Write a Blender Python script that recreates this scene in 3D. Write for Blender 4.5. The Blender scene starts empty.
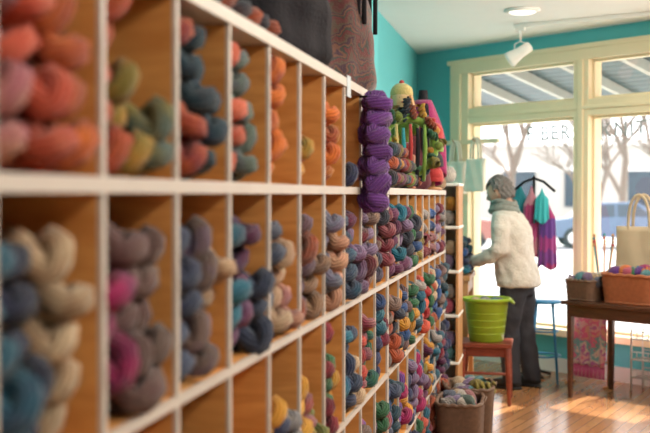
import bpy, math, random
import numpy as np
from mathutils import Vector, Matrix, noise
random.seed(7); rng=np.random.RandomState(5)
scene=bpy.context.scene
COL=scene.collection
try: scene.view_settings.view_transform='Standard'
except Exception: pass

# ------------------------------------------------ materials
def nmat(name,color,rough=.6,metal=0,noise_amt=.12,nscale=8,bump=0,bscale=60,spec=.4,sheen=0,emit=0):
    m=bpy.data.materials.new(name); m.use_nodes=True
    nt=m.node_tree; p=nt.nodes['Principled BSDF']
    p.inputs['Roughness'].default_value=rough; p.inputs['Metallic'].default_value=metal
    p.inputs['Specular IOR Level'].default_value=spec
    if sheen: p.inputs['Sheen Weight'].default_value=sheen
    tc=nt.nodes.new('ShaderNodeTexCoord'); nz=nt.nodes.new('ShaderNodeTexNoise'); nz.inputs['Scale'].default_value=nscale; nz.inputs['Detail'].default_value=4
    nt.links.new(tc.outputs['Object'],nz.inputs['Vector'])
    mx=nt.nodes.new('ShaderNodeMix'); mx.data_type='RGBA'
    a=[min(1,c*(1+noise_amt)) for c in color]; b=[c*(1-noise_amt) for c in color]
    mx.inputs[6].default_value=(*a,1); mx.inputs[7].default_value=(*b,1)
    nt.links.new(nz.outputs['Fac'],mx.inputs[0]); nt.links.new(mx.outputs[2],p.inputs['Base Color'])
    if bump:
        n2=nt.nodes.new('ShaderNodeTexNoise'); n2.inputs['Scale'].default_value=bscale; nt.links.new(tc.outputs['Object'],n2.inputs['Vector'])
        bp=nt.nodes.new('ShaderNodeBump'); bp.inputs['Strength'].default_value=bump; bp.inputs['Distance'].default_value=.01
        nt.links.new(n2.outputs['Fac'],bp.inputs['Height']); nt.links.new(bp.outputs[0],p.inputs['Normal'])
    if emit:
        p.inputs['Emission Color'].default_value=(*color,1); p.inputs['Emission Strength'].default_value=emit
    return m
def wood(name,c1,c2,scale=(3,3,.4),rough=.5,wsc=6,bump=.1):
    m=bpy.data.materials.new(name); m.use_nodes=True; nt=m.node_tree; p=nt.nodes['Principled BSDF']; p.inputs['Roughness'].default_value=rough
    tc=nt.nodes.new('ShaderNodeTexCoord'); mp=nt.nodes.new('ShaderNodeMapping'); mp.inputs['Scale'].default_value=scale
    nz=nt.nodes.new('ShaderNodeTexNoise'); nz.inputs['Scale'].default_value=wsc; nz.inputs['Detail'].default_value=6; nz.inputs['Distortion'].default_value=.6
    cr=nt.nodes.new('ShaderNodeValToRGB'); cr.color_ramp.elements[0].position=.3; cr.color_ramp.elements[1].position=.7
    cr.color_ramp.elements[0].color=(*c1,1); cr.color_ramp.elements[1].color=(*c2,1)
    nt.links.new(tc.outputs['Object'],mp.inputs[0]); nt.links.new(mp.outputs[0],nz.inputs['Vector']); nt.links.new(nz.outputs['Fac'],cr.inputs[0]); nt.links.new(cr.outputs[0],p.inputs['Base Color'])
    bp=nt.nodes.new('ShaderNodeBump'); bp.inputs['Strength'].default_value=bump; bp.inputs['Distance'].default_value=.002
    nt.links.new(nz.outputs['Fac'],bp.inputs['Height']); nt.links.new(bp.outputs[0],p.inputs['Normal'])
    return m
def stripes(name,cols,scale=10,axis='Z',rough=.9,dist=.5):
    m=bpy.data.materials.new(name); m.use_nodes=True; nt=m.node_tree; p=nt.nodes['Principled BSDF']; p.inputs['Roughness'].default_value=rough; p.inputs['Sheen Weight'].default_value=.3
    tc=nt.nodes.new('ShaderNodeTexCoord'); sp=nt.nodes.new('ShaderNodeSeparateXYZ'); nt.links.new(tc.outputs['Object'],sp.inputs[0])
    nz=nt.nodes.new('ShaderNodeTexNoise'); nz.inputs['Scale'].default_value=12; nt.links.new(tc.outputs['Object'],nz.inputs['Vector'])
    ml=nt.nodes.new('ShaderNodeMath'); ml.operation='MULTIPLY'; ml.inputs[1].default_value=scale; nt.links.new(sp.outputs[axis],ml.inputs[0])
    ad=nt.nodes.new('ShaderNodeMath'); ad.operation='MULTIPLY_ADD'; ad.inputs[1].default_value=dist; nt.links.new(nz.outputs['Fac'],ad.inputs[0]); nt.links.new(ml.outputs[0],ad.inputs[2])
    fr=nt.nodes.new('ShaderNodeMath'); fr.operation='FRACT'; nt.links.new(ad.outputs[0],fr.inputs[0])
    cr=nt.nodes.new('ShaderNodeValToRGB'); cr.color_ramp.interpolation='CONSTANT'
    el=cr.color_ramp.elements
    while len(el)<len(cols): el.new(.5)
    for i,c in enumerate(cols): el[i].position=i/len(cols); el[i].color=(*c,1)
    nt.links.new(fr.outputs[0],cr.inputs[0]); nt.links.new(cr.outputs[0],p.inputs['Base Color'])
    w=nt.nodes.new('ShaderNodeTexNoise'); w.inputs['Scale'].default_value=150; nt.links.new(tc.outputs['Object'],w.inputs['Vector'])
    bp=nt.nodes.new('ShaderNodeBump'); bp.inputs['Strength'].default_value=.5; bp.inputs['Distance'].default_value=.004; nt.links.new(w.outputs['Fac'],bp.inputs['Height']); nt.links.new(bp.outputs[0],p.inputs['Normal'])
    return m
def yarn_mat():
    m=bpy.data.materials.new('yarn_wool'); m.use_nodes=True; nt=m.node_tree; p=nt.nodes['Principled BSDF']
    p.inputs['Roughness'].default_value=1.0; p.inputs['Specular IOR Level'].default_value=.05; p.inputs['Sheen Weight'].default_value=.2; p.inputs['Sheen Roughness'].default_value=.6
    L=nt.links.new
    a=nt.nodes.new('ShaderNodeAttribute'); a.attribute_name='Col'; a2=nt.nodes.new('ShaderNodeAttribute'); a2.attribute_name='Col2'; uv=nt.nodes.new('ShaderNodeAttribute'); uv.attribute_name='yuv'
    tc=nt.nodes.new('ShaderNodeTexCoord'); nz=nt.nodes.new('ShaderNodeTexNoise'); nz.inputs['Scale'].default_value=18; nz.inputs['Detail'].default_value=3; L(tc.outputs['Object'],nz.inputs['Vector'])
    cr=nt.nodes.new('ShaderNodeValToRGB'); cr.color_ramp.elements[0].position=.42; cr.color_ramp.elements[1].position=.72; L(nz.outputs['Fac'],cr.inputs[0])
    mx=nt.nodes.new('ShaderNodeMix'); mx.data_type='RGBA'; L(cr.outputs[0],mx.inputs[0]); L(a.outputs['Color'],mx.inputs[6]); L(a2.outputs['Color'],mx.inputs[7])
    sp=nt.nodes.new('ShaderNodeSeparateXYZ'); L(uv.outputs['Vector'],sp.inputs[0])
    m1=nt.nodes.new('ShaderNodeMath'); m1.operation='MULTIPLY'; m1.inputs[1].default_value=6.2832*12; L(sp.outputs['Y'],m1.inputs[0])
    m2=nt.nodes.new('ShaderNodeMath'); m2.operation='MULTIPLY_ADD'; m2.inputs[1].default_value=14; L(sp.outputs['X'],m2.inputs[0]); L(m1.outputs[0],m2.inputs[2])
    fz=nt.nodes.new('ShaderNodeTexNoise'); fz.inputs['Scale'].default_value=260; fz.inputs['Detail'].default_value=2; L(tc.outputs['Object'],fz.inputs['Vector'])
    m3=nt.nodes.new('ShaderNodeMath'); m3.operation='MULTIPLY_ADD'; m3.inputs[1].default_value=4.5; L(fz.outputs['Fac'],m3.inputs[0]); L(m2.outputs[0],m3.inputs[2])
    s=nt.nodes.new('ShaderNodeMath'); s.operation='SINE'; L(m3.outputs[0],s.inputs[0])
    mr=nt.nodes.new('ShaderNodeMapRange'); mr.inputs[1].default_value=-1; mr.inputs[2].default_value=1; mr.inputs[3].default_value=.68; mr.inputs[4].default_value=1.0; L(s.outputs[0],mr.inputs[0])
    vm=nt.nodes.new('ShaderNodeVectorMath'); vm.operation='SCALE'; L(mx.outputs[2],vm.inputs[0]); L(mr.outputs[0],vm.inputs['Scale']); L(vm.outputs[0],p.inputs['Base Color'])
    bp=nt.nodes.new('ShaderNodeBump'); bp.inputs['Strength'].default_value=.6; bp.inputs['Distance'].default_value=.004; L(s.outputs[0],bp.inputs['Height']); L(bp.outputs[0],p.inputs['Normal'])
    return m
M_yarn=yarn_mat()
M_teal=nmat('teal_paint',(.115,.50,.53),.7,noise_amt=.03)
M_ceil=nmat('ceiling_paint',(.88,.88,.87),.8,noise_amt=.02)
M_trim=nmat('cream_trim_paint',(.88,.74,.50),.5,noise_amt=.04)
M_white=nmat('white_paint',(.82,.80,.76),.5,noise_amt=.03)
M_edge=nmat('shelf_edge_paint',(.54,.475,.42),.5,noise_amt=.10)
M_ply=wood('plywood',(.54,.215,.048),(.75,.36,.105),(1,1,6),.55,5)
M_dark=wood('dark_walnut',(.05,.018,.01),(.12,.045,.022),(1,1,6),.35,6)
M_red=wood('mahogany',(.15,.027,.014),(.25,.055,.028),(1,1,5),.35,6)
M_oak=wood('oak',(.42,.2,.08),(.56,.29,.12),(5,5,.7),.5,6)
M_black=nmat('black_metal',(.02,.02,.022),.4,.6)
M_blackcloth=nmat('black_cloth',(.02,.018,.022),.9,bump=.4,bscale=90,spec=.15)
M_steel=nmat('white_wire',(.75,.75,.74),.35,.2)
M_green=nmat('lime_plastic',(.27,.40,.025),.35,noise_amt=.05)
M_wick1=nmat('wicker_dark',(.13,.072,.045),.6,noise_amt=.4,nscale=40)
M_wick2=nmat('wicker_brown',(.32,.10,.04),.55,noise_amt=.4,nscale=40)
M_canvas=nmat('canvas',(.55,.42,.28),.9,bump=.3,bscale=200)
M_cotton=nmat('cotton_cream',(.80,.74,.62),.9,bump=.3,bscale=150)
M_magenta=nmat('magenta_knit',(.26,.008,.085),.9,bump=.6,bscale=90,sheen=.2)
M_pinkf=nmat('pink_fringe',(.7,.14,.32),.9)
M_tealk=nmat('teal_knit',(.02,.25,.28),.9,bump=.6,bscale=90,sheen=.3)
M_blue=nmat('blue_metal',(.03,.22,.45),.35)
M_greenk=nmat('green_knit',(.17,.28,.04),.9,bump=.5,sheen=.3)
M_redk=nmat('red_knit',(.4,.03,.03),.9,bump=.5,sheen=.3)
M_creamk=nmat('pale_yellow_knit',(.50,.38,.14),.9,bump=.6,bscale=90,sheen=.3)
M_bulb=nmat('lamp_glass',(1,.93,.8),.5,emit=1.6)

# ------------------------------------------------ builder
class B:
    def __init__(s): s.v=[];s.f=[];s.mi=[];s.sm=[];s.mats=[];s.M=Matrix.Identity(4)
    def mid(s,m):
        if m not in s.mats: s.mats.append(m)
        return s.mats.index(m)
    def add(s,vs,fs,m,smooth=False):
        o=len(s.v); s.v+=[tuple(s.M@Vector(v)) for v in vs]; i=s.mid(m)
        for f in fs: s.f.append(tuple(o+k for k in f)); s.mi.append(i); s.sm.append(smooth)
    def box(s,x0,x1,y0,y1,z0,z1,m,bev=0):
        vs=[(x0,y0,z0),(x1,y0,z0),(x1,y1,z0),(x0,y1,z0),(x0,y0,z1),(x1,y0,z1),(x1,y1,z1),(x0,y1,z1)]
        s.add(vs,[(0,3,2,1),(4,5,6,7),(0,1,5,4),(1,2,6,5),(2,3,7,6),(3,0,4,7)],m)
    def tube(s,pts,rad,m,seg=8,up=(0,0,1),cap=True,closed=False):
        pts=[Vector(p) for p in pts]; n=len(pts); vs=[];fs=[]
        if not isinstance(rad,(list,tuple)): rad=[rad]*n
        prev=None
        for i,p in enumerate(pts):
            if closed: t=(pts[(i+1)%n]-pts[i-1])
            else: t=(pts[min(i+1,n-1)]-pts[max(i-1,0)])
            t.normalize()
            if prev is None:
                u=Vector(up); 
                if abs(u.dot(t))>.95: u=Vector((1,0,0))
            else: u=prev
            a=(u-t*u.dot(t)).normalized(); prev=a; b_=t.cross(a)
            r=rad[i]; ra,rb=(r if isinstance(r,(tuple,list)) else (r,r))
            for k in range(seg):
                th=2*math.pi*k/seg; vs.append(p+a*(math.cos(th)*rb)+b_*(math.sin(th)*ra))
        for i in range(n if closed else n-1):
            j=(i+1)%n
            for k in range(seg):
                k2=(k+1)%seg; fs.append((i*seg+k,i*seg+k2,j*seg+k2,j*seg+k))
        if cap and not closed:
            fs.append(tuple(range(seg))[::-1]); fs.append(tuple((n-1)*seg+k for k in range(seg)))
        s.add(vs,fs,m,True)
    def lathe(s,prof,c,m,seg=28,sx=1,sy=1):
        vs=[];fs=[];n=len(prof)
        for r,z in prof:
            for k in range(seg):
                th=2*math.pi*k/seg; vs.append((c[0]+r*sx*math.cos(th),c[1]+r*sy*math.sin(th),c[2]+z))
        for i in range(n-1):
            for k in range(seg):
                k2=(k+1)%seg; fs.append((i*seg+k,i*seg+k2,(i+1)*seg+k2,(i+1)*seg+k))
        s.add(vs,fs,m,True)
    def ell(s,c,r,m,seg=20,rings=14,fn=None):
        vs=[];fs=[]
        for i in range(rings+1):
            ph=math.pi*i/rings
            for k in range(seg):
                th=2*math.pi*k/seg; p=Vector((math.sin(ph)*math.cos(th),math.sin(ph)*math.sin(th),math.cos(ph)))
                if fn: p=fn(p)
                vs.append((c[0]+p.x*r[0],c[1]+p.y*r[1],c[2]+p.z*r[2]))
        for i in range(rings):
            for k in range(seg):
                k2=(k+1)%seg; fs.append((i*seg+k,(i+1)*seg+k,(i+1)*seg+k2,i*seg+k2))
        s.add(vs,fs,m,True)
    def grid(s,fn,nu,nv,m,smooth=True):
        vs=[fn(i/nu,j/nv) for j in range(nv+1) for i in range(nu+1)]
        fs=[(j*(nu+1)+i,j*(nu+1)+i+1,(j+1)*(nu+1)+i+1,(j+1)*(nu+1)+i) for j in range(nv) for i in range(nu)]
        s.add(vs,fs,m,smooth)
    def obj(s,name,parent=None,weld=False):
        me=bpy.data.meshes.new(name); me.from_pydata(s.v,[],s.f)
        for m in s.mats: me.materials.append(m)
        me.polygons.foreach_set('material_index',s.mi); me.polygons.foreach_set('use_smooth',s.sm); me.update()
        o=bpy.data.objects.new(name,me); COL.objects.link(o)
        if parent: o.parent=parent
        return o
def solid(o,t): m=o.modifiers.new('sol','SOLIDIFY'); m.thickness=t; m.offset=0; return o
def bevel(o,w=.004,seg=2):
    m=o.modifiers.new('bev','BEVEL'); m.width=w; m.segments=seg; m.limit_method='ANGLE'; return o
def sbox(o,bev_=.004): return bevel(o,bev_)

# ------------------------------------------------ yarn batch
def hank_base(L,turns,tilt,r=.0205,e=.0255,seg=15,ns=15):
    ph=tilt-turns*2*math.pi
    path=[]
    def env(u): return e*(1-.32*math.sin(math.pi*u))
    for i in range(ns):
        u=i/(ns-1); a=ph+turns*2*math.pi*u; q=env(u); path.append((-L+u*(L-.030),q*math.cos(a),q*math.sin(a)))
    a=ph+turns*2*math.pi
    for k in (1,2,3):
        q=math.pi*k/4; path.append((-.030+.015*math.sin(q),e*math.cos(q)*math.cos(a),e*math.cos(q)*math.sin(a)))
    for i in range(ns):
        u=1-i/(ns-1); a=ph+turns*2*math.pi*u+math.pi; q=env(u); path.append((-L+u*(L-.030),q*math.cos(a),q*math.sin(a)))
    P=np.array(path); n=len(P); V=[];U=[]
    prev=None; acc=0
    for i in range(n):
        t=P[min(i+1,n-1)]-P[max(i-1,0)]; t=t/np.linalg.norm(t)
        u=np.array([0,0,1.]) if prev is None else prev
        if abs(u@t)>.97: u=np.array([0,1.,0])
        a=u-t*(u@t); a/=np.linalg.norm(a); prev=a; b=np.cross(t,a)
        if i: acc+=np.linalg.norm(P[i]-P[i-1])
        for k in range(seg+1):
            th=2*math.pi*k/seg; rr=r*(1+.10*math.cos(5*th+acc*55))
            V.append(P[i]+rr*(a*math.cos(th)+b*math.sin(th))); U.append((acc/.1,k/seg))
    F=[(i*(seg+1)+k,i*(seg+1)+k+1,(i+1)*(seg+1)+k+1,(i+1)*(seg+1)+k) for i in range(n-1) for k in range(seg)]
    return np.array(V),np.array(F),np.array(U)
HB=[hank_base(.24,t,p) for t,p in [(1.2,.55),(1.5,.75),(1.75,.4),(1.3,.95),(1.9,.6),(1.6,.2)]]
def ball_base(seg=18,rings=12):
    V=[];U=[]
    for i in range(rings+1):
        ph=math.pi*i/rings
        for k in range(seg+1):
            th=2*math.pi*k/seg
            rr=1+.035*math.sin(5*ph+3*th)
            V.append((rr*math.sin(ph)*math.cos(th),rr*math.sin(ph)*math.sin(th),rr*math.cos(ph)*.92)); U.append((k/seg*.9,i/rings))
    F=[(i*(seg+1)+k,(i+1)*(seg+1)+k,(i+1)*(seg+1)+k+1,i*(seg+1)+k+1) for i in range(rings) for k in range(seg)]
    return np.array(V),np.array(F),np.array(U)
BB=ball_base()
class Y:
    def __init__(s): s.V=[];s.F=[];s.C=[];s.D=[];s.U=[];s.n=0
    def put(s,base,R,T,sc,c1,c2):
        V,F,U=base; V=(V*np.array(sc))@R.T+np.array(T)
        s.V.append(V); s.F.append(F+s.n); s.n+=len(V); s.U.append(U)
        j=rng.uniform(.72,1.14)
        s.C.append(np.tile(np.array([*(min(1,x*j) for x in c1),1]),(len(V),1))); s.D.append(np.tile(np.array([*(min(1,x*j) for x in c2),1]),(len(V),1)))
    def hank(s,T,c1,c2,yaw=0,pitch=0,roll=None,sc=(1,1,1)):
        R=np.array(Matrix.Rotation(yaw,3,'Z')@Matrix.Rotation(pitch,3,'Y')@Matrix.Rotation(rng.uniform(-.4,.4) if roll is None else roll,3,'X'))
        s.put(HB[rng.randint(len(HB))],R,T,sc,c1,c2)
    def ball(s,T,r,c1,c2):
        R=np.array(Matrix.Rotation(rng.uniform(0,6),3,'Z')@Matrix.Rotation(rng.uniform(0,3),3,'X'))
        s.put(BB,R,T,(r,r,r),c1,c2)
    def obj(s,name,parent=None):
        V=np.vstack(s.V);F=np.vstack(s.F);C=np.vstack(s.C);D=np.vstack(s.D);U=np.vstack(s.U)
        me=bpy.data.meshes.new(name); me.vertices.add(len(V)); me.vertices.foreach_set('co',V.ravel().astype('f'))
        me.loops.add(F.size); me.loops.foreach_set('vertex_index',F.ravel().astype('i'))
        me.polygons.add(len(F)); me.polygons.foreach_set('loop_start',(np.arange(len(F))*4).astype('i'))
        try: me.polygons.foreach_set('loop_total',np.full(len(F),4,'i'))
        except Exception: pass
        me.update(calc_edges=True); me.validate()
        me.polygons.foreach_set('use_smooth',np.ones(len(me.polygons),dtype=bool))
        a=me.attributes.new('Col','FLOAT_COLOR','POINT'); a.data.foreach_set('color',C.ravel().astype('f'))
        a=me.attributes.new('Col2','FLOAT_COLOR','POINT'); a.data.foreach_set('color',D.ravel().astype('f'))
        U3=np.hstack([U,np.zeros((len(U),1))]); a=me.attributes.new('yuv','FLOAT_VECTOR','POINT'); a.data.foreach_set('vector',U3.ravel().astype('f'))
        me.materials.append(M_yarn); me.update()
        o=bpy.data.objects.new(name,me); COL.objects.link(o)
        if parent: o.parent=parent
        return o
PAL=dict(pinkmauve=(.44,.13,.16),coral=(.64,.09,.045),rust=(.40,.075,.025),orange=(.76,.19,.03),olive=(.26,.20,.03),mustard=(.60,.27,.03),dteal=(.015,.05,.075),
 salmon=(.66,.16,.09),sage=(.13,.18,.15),yellow=(.72,.38,.045),pink=(.48,.10,.16),navy=(.02,.026,.09),purple=(.14,.04,.24),dpurple=(.06,.02,.10),
 teal=(.012,.10,.16),char=(.03,.036,.058),cream=(.56,.41,.26),magenta=(.36,.015,.11),mbrown=(.13,.065,.065),gbrown=(.19,.125,.105),slate=(.05,.07,.13),
 lav=(.21,.14,.25),tan=(.40,.23,.13),bteal=(.015,.16,.24),plum=(.12,.02,.075),bgrey=(.14,.16,.22),peach=(.60,.30,.19),burg=(.19,.012,.03),blue=(.02,.08,.25),
 red=(.40,.015,.02),green=(.03,.13,.055),lgrey=(.34,.31,.29),white=(.58,.52,.45),lime=(.25,.33,.05),aqua=(.10,.27,.29),dusty=(.34,.14,.15))
def shade(c,k): return tuple(min(1,x*k) for x in c)

# ------------------------------------------------ room shell
CE=2.90
A0=Vector((-1.23,10.77)); dx,dy=.766,-.643; nx,ny=.643,.766
def W(s_,off=0,z=0): return (A0.x+dx*s_+nx*off, A0.y+dy*s_+ny*off, z)
WM=Matrix(((dx,nx,0,A0.x),(dy,ny,0,A0.y),(0,0,1,0),(0,0,0,1)))
SE=5.5; E=W(SE)
def plankmat():
    m=bpy.data.materials.new('hardwood_floor'); m.use_nodes=True; nt=m.node_tree; p=nt.nodes['Principled BSDF']; L=nt.links.new
    tc=nt.nodes.new('ShaderNodeTexCoord'); mp=nt.nodes.new('ShaderNodeMapping'); mp.inputs['Rotation'].default_value=(0,0,math.pi/2+.3); L(tc.outputs['Object'],mp.inputs[0])
    br=nt.nodes.new('ShaderNodeTexBrick'); br.inputs['Scale'].default_value=1; br.inputs['Brick Width'].default_value=1.1; br.inputs['Row Height'].default_value=.075; br.inputs['Mortar Size'].default_value=.0018
    br.inputs['Color1'].default_value=(.50,.25,.105,1); br.inputs['Color2'].default_value=(.35,.155,.06,1); br.inputs['Mortar'].default_value=(.1,.04,.02,1); L(mp.outputs[0],br.inputs['Vector'])
    nz=nt.nodes.new('ShaderNodeTexNoise'); nz.inputs['Scale'].default_value=5; nz.inputs['Detail'].default_value=6
    mp2=nt.nodes.new('ShaderNodeMapping'); mp2.inputs['Scale'].default_value=(8,.8,1); L(tc.outputs['Object'],mp2.inputs[0]); L(mp2.outputs[0],nz.inputs['Vector'])
    mx=nt.nodes.new('ShaderNodeMix'); mx.data_type='RGBA'; mx.blend_type='MULTIPLY'; mx.inputs[0].default_value=.6
    cr=nt.nodes.new('ShaderNodeValToRGB'); cr.color_ramp.elements[0].color=(.6,.6,.6,1); cr.color_ramp.elements[1].color=(1.2,1.2,1.2,1); L(nz.outputs['Fac'],cr.inputs[0])
    L(br.outputs['Color'],mx.inputs[6]); L(cr.outputs[0],mx.inputs[7]); L(mx.outputs[2],p.inputs['Base Color'])
    p.inputs['Roughness'].default_value=.24; p.inputs['Coat Weight'].default_value=.25; p.inputs['Coat Roughness'].default_value=.14
    return m
M_floor=plankmat()
def poly_slab(name,pts,z0,z1,m):
    b=B(); n=len(pts); vs=[(x,y,z0) for x,y in pts]+[(x,y,z1) for x,y in pts]
    fs=[tuple(range(n))[::-1],tuple(n+i for i in range(n))]+[(i,(i+1)%n,n+(i+1)%n,n+i) for i in range(n)]
    b.add(vs,fs,m); return b.obj(name)
OW=W(-.2,.15); OE=W(SE+.1,.15)
foot=[(-1.38,-1.7),(E[0]+.12,-1.7),(E[0]+.12,OE[1]-.05),(OE[0],OE[1]),(OW[0],OW[1]),(-1.38,OW[1])]
poly_slab('floor',foot,-.1,0,M_floor); poly_slab('ceiling',foot,CE,CE+.1,M_ceil)
b=B(); b.box(-1.38,-1.23,-1.6,10.95,0,CE,M_teal); b.box(-1.23,-1.10,-1.6,7.3,0,CE,M_teal); b.obj('wall_left')
M_wr=nmat('warm_white_paint',(.72,.66,.58),.8,noise_amt=.03)
b=B(); b.box(E[0],E[0]+.12,-1.6,E[1],0,CE,M_wr); b.obj('wall_right')
b=B(); b.box(-1.38,E[0]+.12,-1.72,-1.6,0,CE,M_wr); b.obj('wall_back')
SILL=.38; HT=2.77
b=B(); b.M=WM
b.box(-.0,.477,0,.15,0,CE,M_teal); b.box(.477,4.9,0,.15,HT,CE,M_teal); b.box(.477,4.9,0,.15,0,SILL-.06,M_teal); b.box(4.9,SE,0,.15,0,CE,M_teal)
b.obj('wall_front')
b=B(); b.M=WM; b.box(.0,SE,-.018,0,0,.12,M_white); b.obj('baseboard_front')
def glassmat():
    m=bpy.data.materials.new('window_glass'); m.use_nodes=True; nt=m.node_tree; nt.nodes.clear()
    o=nt.nodes.new('ShaderNodeOutputMaterial'); t=nt.nodes.new('ShaderNodeBsdfTransparent'); g=nt.nodes.new('ShaderNodeBsdfGlossy'); g.inputs['Roughness'].default_value=.02
    x=nt.nodes.new('ShaderNodeMixShader'); x.inputs[0].default_value=.05
    nt.links.new(t.outputs[0],x.inputs[1]); nt.links.new(g.outputs[0],x.inputs[2]); nt.links.new(x.outputs[0],o.inputs[0]); return m
M_glass=glassmat()
b=B(); b.M=WM
panes=[(.711,1.93),(2.086,3.31),(3.466,4.69)]
b.box(.477,4.9,-.03,.15,2.65,HT,M_trim); b.box(.45,4.93,-.045,0,HT-.03,HT+.012,M_trim)
b.box(.477,.711,-.03,.15,SILL,2.65,M_trim); b.box(4.69,4.9,-.03,.15,SILL,2.65,M_trim)
b.box(.711,4.69,-.025,.15,2.18,2.32,M_trim); b.box(.711,4.69,-.04,.0,2.235,2.265,M_trim)
for a,c in ((1.93,2.086),(3.31,3.466)): 
    b.box(a,c,-.028,.15,SILL,2.65,M_trim); b.box(a+.05,c-.05,-.042,0,SILL,2.65,M_trim)
b.box(.57,.62,-.045,0,SILL,2.65,M_trim)
for a,c in panes:
    for z0,z1 in ((SILL,2.18),(2.32,2.65)):
        b.box(a,a+.022,.03,.1,z0,z1,M_trim); b.box(c-.022,c,.03,.1,z0,z1,M_trim); b.box(a,c,.03,.1,z0,z0+.022,M_trim); b.box(a,c,.03,.1,z1-.022,z1,M_trim)
b.box(.45,4.93,-.10,.15,SILL-.06,SILL,M_trim)
sbox(b.obj('trim_1'),.005)
for i,(a,c) in enumerate(panes):
    b=B(); b.M=WM
    b.box(a+.005,c-.005,.06,.066,SILL+.005,2.175,M_glass); b.box(a+.005,c-.005,.06,.066,2.325,2.645,M_glass); b.obj('window_%d'%(i+1))
M_letter=nmat('window_lettering',(.36,.39,.42),.6)
for txt,s0,zz in (('FIBER',1.35,2.0),('KNITTING',2.15,2.0)):
    cu=bpy.data.curves.new('window_lettering','FONT'); cu.body=txt; cu.size=.18; cu.extrude=.001; cu.space_character=1.15
    o=bpy.data.objects.new('window_lettering',cu); COL.objects.link(o); cu.materials.append(M_letter)
    p=W(s0,.052,zz); o.location=p; o.rotation_euler=(math.pi/2,0,math.atan2(dy,dx))
# ------------------------------------------------ shelf cases
W0=.331
def case(name,y0,ncol,boards,top):
    b=B(); F_=-.636; K=-1.09; y1=y0+ncol*W0
    b.box(K-.008,K,y0-.009,y1+.009,0,top,M_ply)
    for i in range(ncol+1):
        y=y0+i*W0; b.box(K,F_-.008,y-.008,y+.008,0,top-.03,M_ply); b.box(F_-.008,F_,y-.008,y+.008,0,top-.03,M_edge)
    for z,t in boards:
        for i in range(ncol): b.box(K,F_-.008,y0+i*W0+.008,y0+(i+1)*W0-.008,z-t/2,z+t/2,M_ply)
        b.box(F_-.008,F_+.003,y0-.009,y1+.009,z-t/2,z+t/2,M_edge)
    b.box(K-.008,F_+.004,y0-.012,y1+.012,top-.028,top,M_edge)
    return b.obj(name)
BD=[(1.535,.024),(1.155,.017),(.775,.017),(.395,.017),(.05,.017)]
case('cubby_bookcase',.531,12,BD,1.90)
case('cubby_bookcase',4.531,8,BD[1:],1.55)
yk=Y()
rowz=[1.548,1.165,.785,.405,.06]
P=PAL
A={-2:[('pinkmauve','peach',6),('coral','salmon',6),('rust','orange',6)],-1:[('rust','coral',5),('olive','mustard',3),('sage','olive',2)],
 0:[('rust','burg',5),('dteal','char',5),('dteal','slate',4)],1:[('salmon','coral',5),('sage','bgrey',6)],2:[('orange','rust',5),('orange','yellow',4)],
 3:[('mustard','olive',2),('dusty','peach',2)],4:[('orange','rust',6),('rust','mustard',3)],5:[('navy','char',2),('mustard','tan',1)],6:[('purple','dpurple',6),('purple','plum',5)],7:[('dpurple','purple',6),('purple','lav',6)],
 -3:[('burg','red',6),('coral','red',6),('pinkmauve','pink',5)],-4:[('orange','yellow',6),('rust','orange',6)]}
Bb={-2:[('teal','slate',6),('char','navy',6),('cream','tan',6)],-1:[('magenta','plum',4),('mbrown','gbrown',5),('gbrown','mbrown',6)],0:[('slate','navy',6),('gbrown','lav',5),('tan','cream',4)],
 1:[('bteal','slate',6),('plum','lav',5),('slate','char',3)],2:[('slate','bgrey',5),('cream','peach',4),('peach','dusty',3)],3:[('rust','gbrown',6),('mbrown','lav',5),('tan','gbrown',3)],4:[('bgrey','lav',5),('peach','tan',4),('lav','bgrey',3)],
 5:[('slate','teal',6),('plum','burg',6),('lav','plum',5)],6:[('burg','mbrown',6),('lav','bgrey',6),('gbrown','tan',5)],7:[('mbrown','olive',6),('char','lav',6),('burg','dusty',6)],-3:[('teal','aqua',6),('navy','blue',6)],-4:[('white','cream',6)]}
C_={-1:[('slate','char',2),('teal','green',1)],0:[('dteal','green',4),('dteal','char',3),('slate','dteal',2)],1:[('mustard','olive',1)],2:[('mustard','yellow',4),('navy','slate',4),('lgrey','bgrey',3)],3:[('yellow','mustard',4),('dusty','coral',4),('olive','green',2)],
 4:[('burg','red',6),('green','olive',4),('mustard','yellow',3)],5:[('bteal','blue',6),('slate','navy',5),('cream','tan',3)],6:[('red','coral',6),('dusty','magenta',5),('green','teal',4)],7:[('navy','blue',6),('teal','aqua',5),('burg','plum',5)],-2:[('cream','white',3)],-3:[('navy','blue',3)],-4:[('red','coral',3)]}
names=list(PAL)+['slate','char','mbrown','navy','dusty','dteal','gbrown','mustard','rust','plum']
PT=.055
def stack(k,row,lst,y0,protr=0,big=1.0):
    for j,(c1,c2,n) in enumerate(lst):
        yy=y0+.052+.088*j
        for h in range(n):
            pt=PT*big; z=rowz[row]+.036*big+pt*h
            if z+.030*big>rowz[row]+(.352 if row!=0 else .322): break
            s_=rng.uniform(.9,1.12)*(1+(big-1)*.8)
            yk.hank((-.632+rng.uniform(-.045,.026)+protr,yy+rng.uniform(-.011,.011),z),P[c1],P[c2],yaw=rng.uniform(-.3,.22),pitch=rng.uniform(-.04,.16),roll=rng.uniform(-.4,.3),sc=(1,1.02*s_,1.0*s_))
def across(row,lst,y0):
    z=rowz[row]+.040; n=0
    for (c1,c2,m) in lst:
        for _ in range(2):
            if z+.035>rowz[row]+.35: return
            for dxx in (0,-.11): yk.hank((-.675+dxx+rng.uniform(-.01,.01),y0+.278+rng.uniform(-.006,.006),z),P[c1],P[c2],yaw=math.pi/2+rng.uniform(-.06,.06),sc=(1.08,1.15,.9))
            z+=.069
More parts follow.
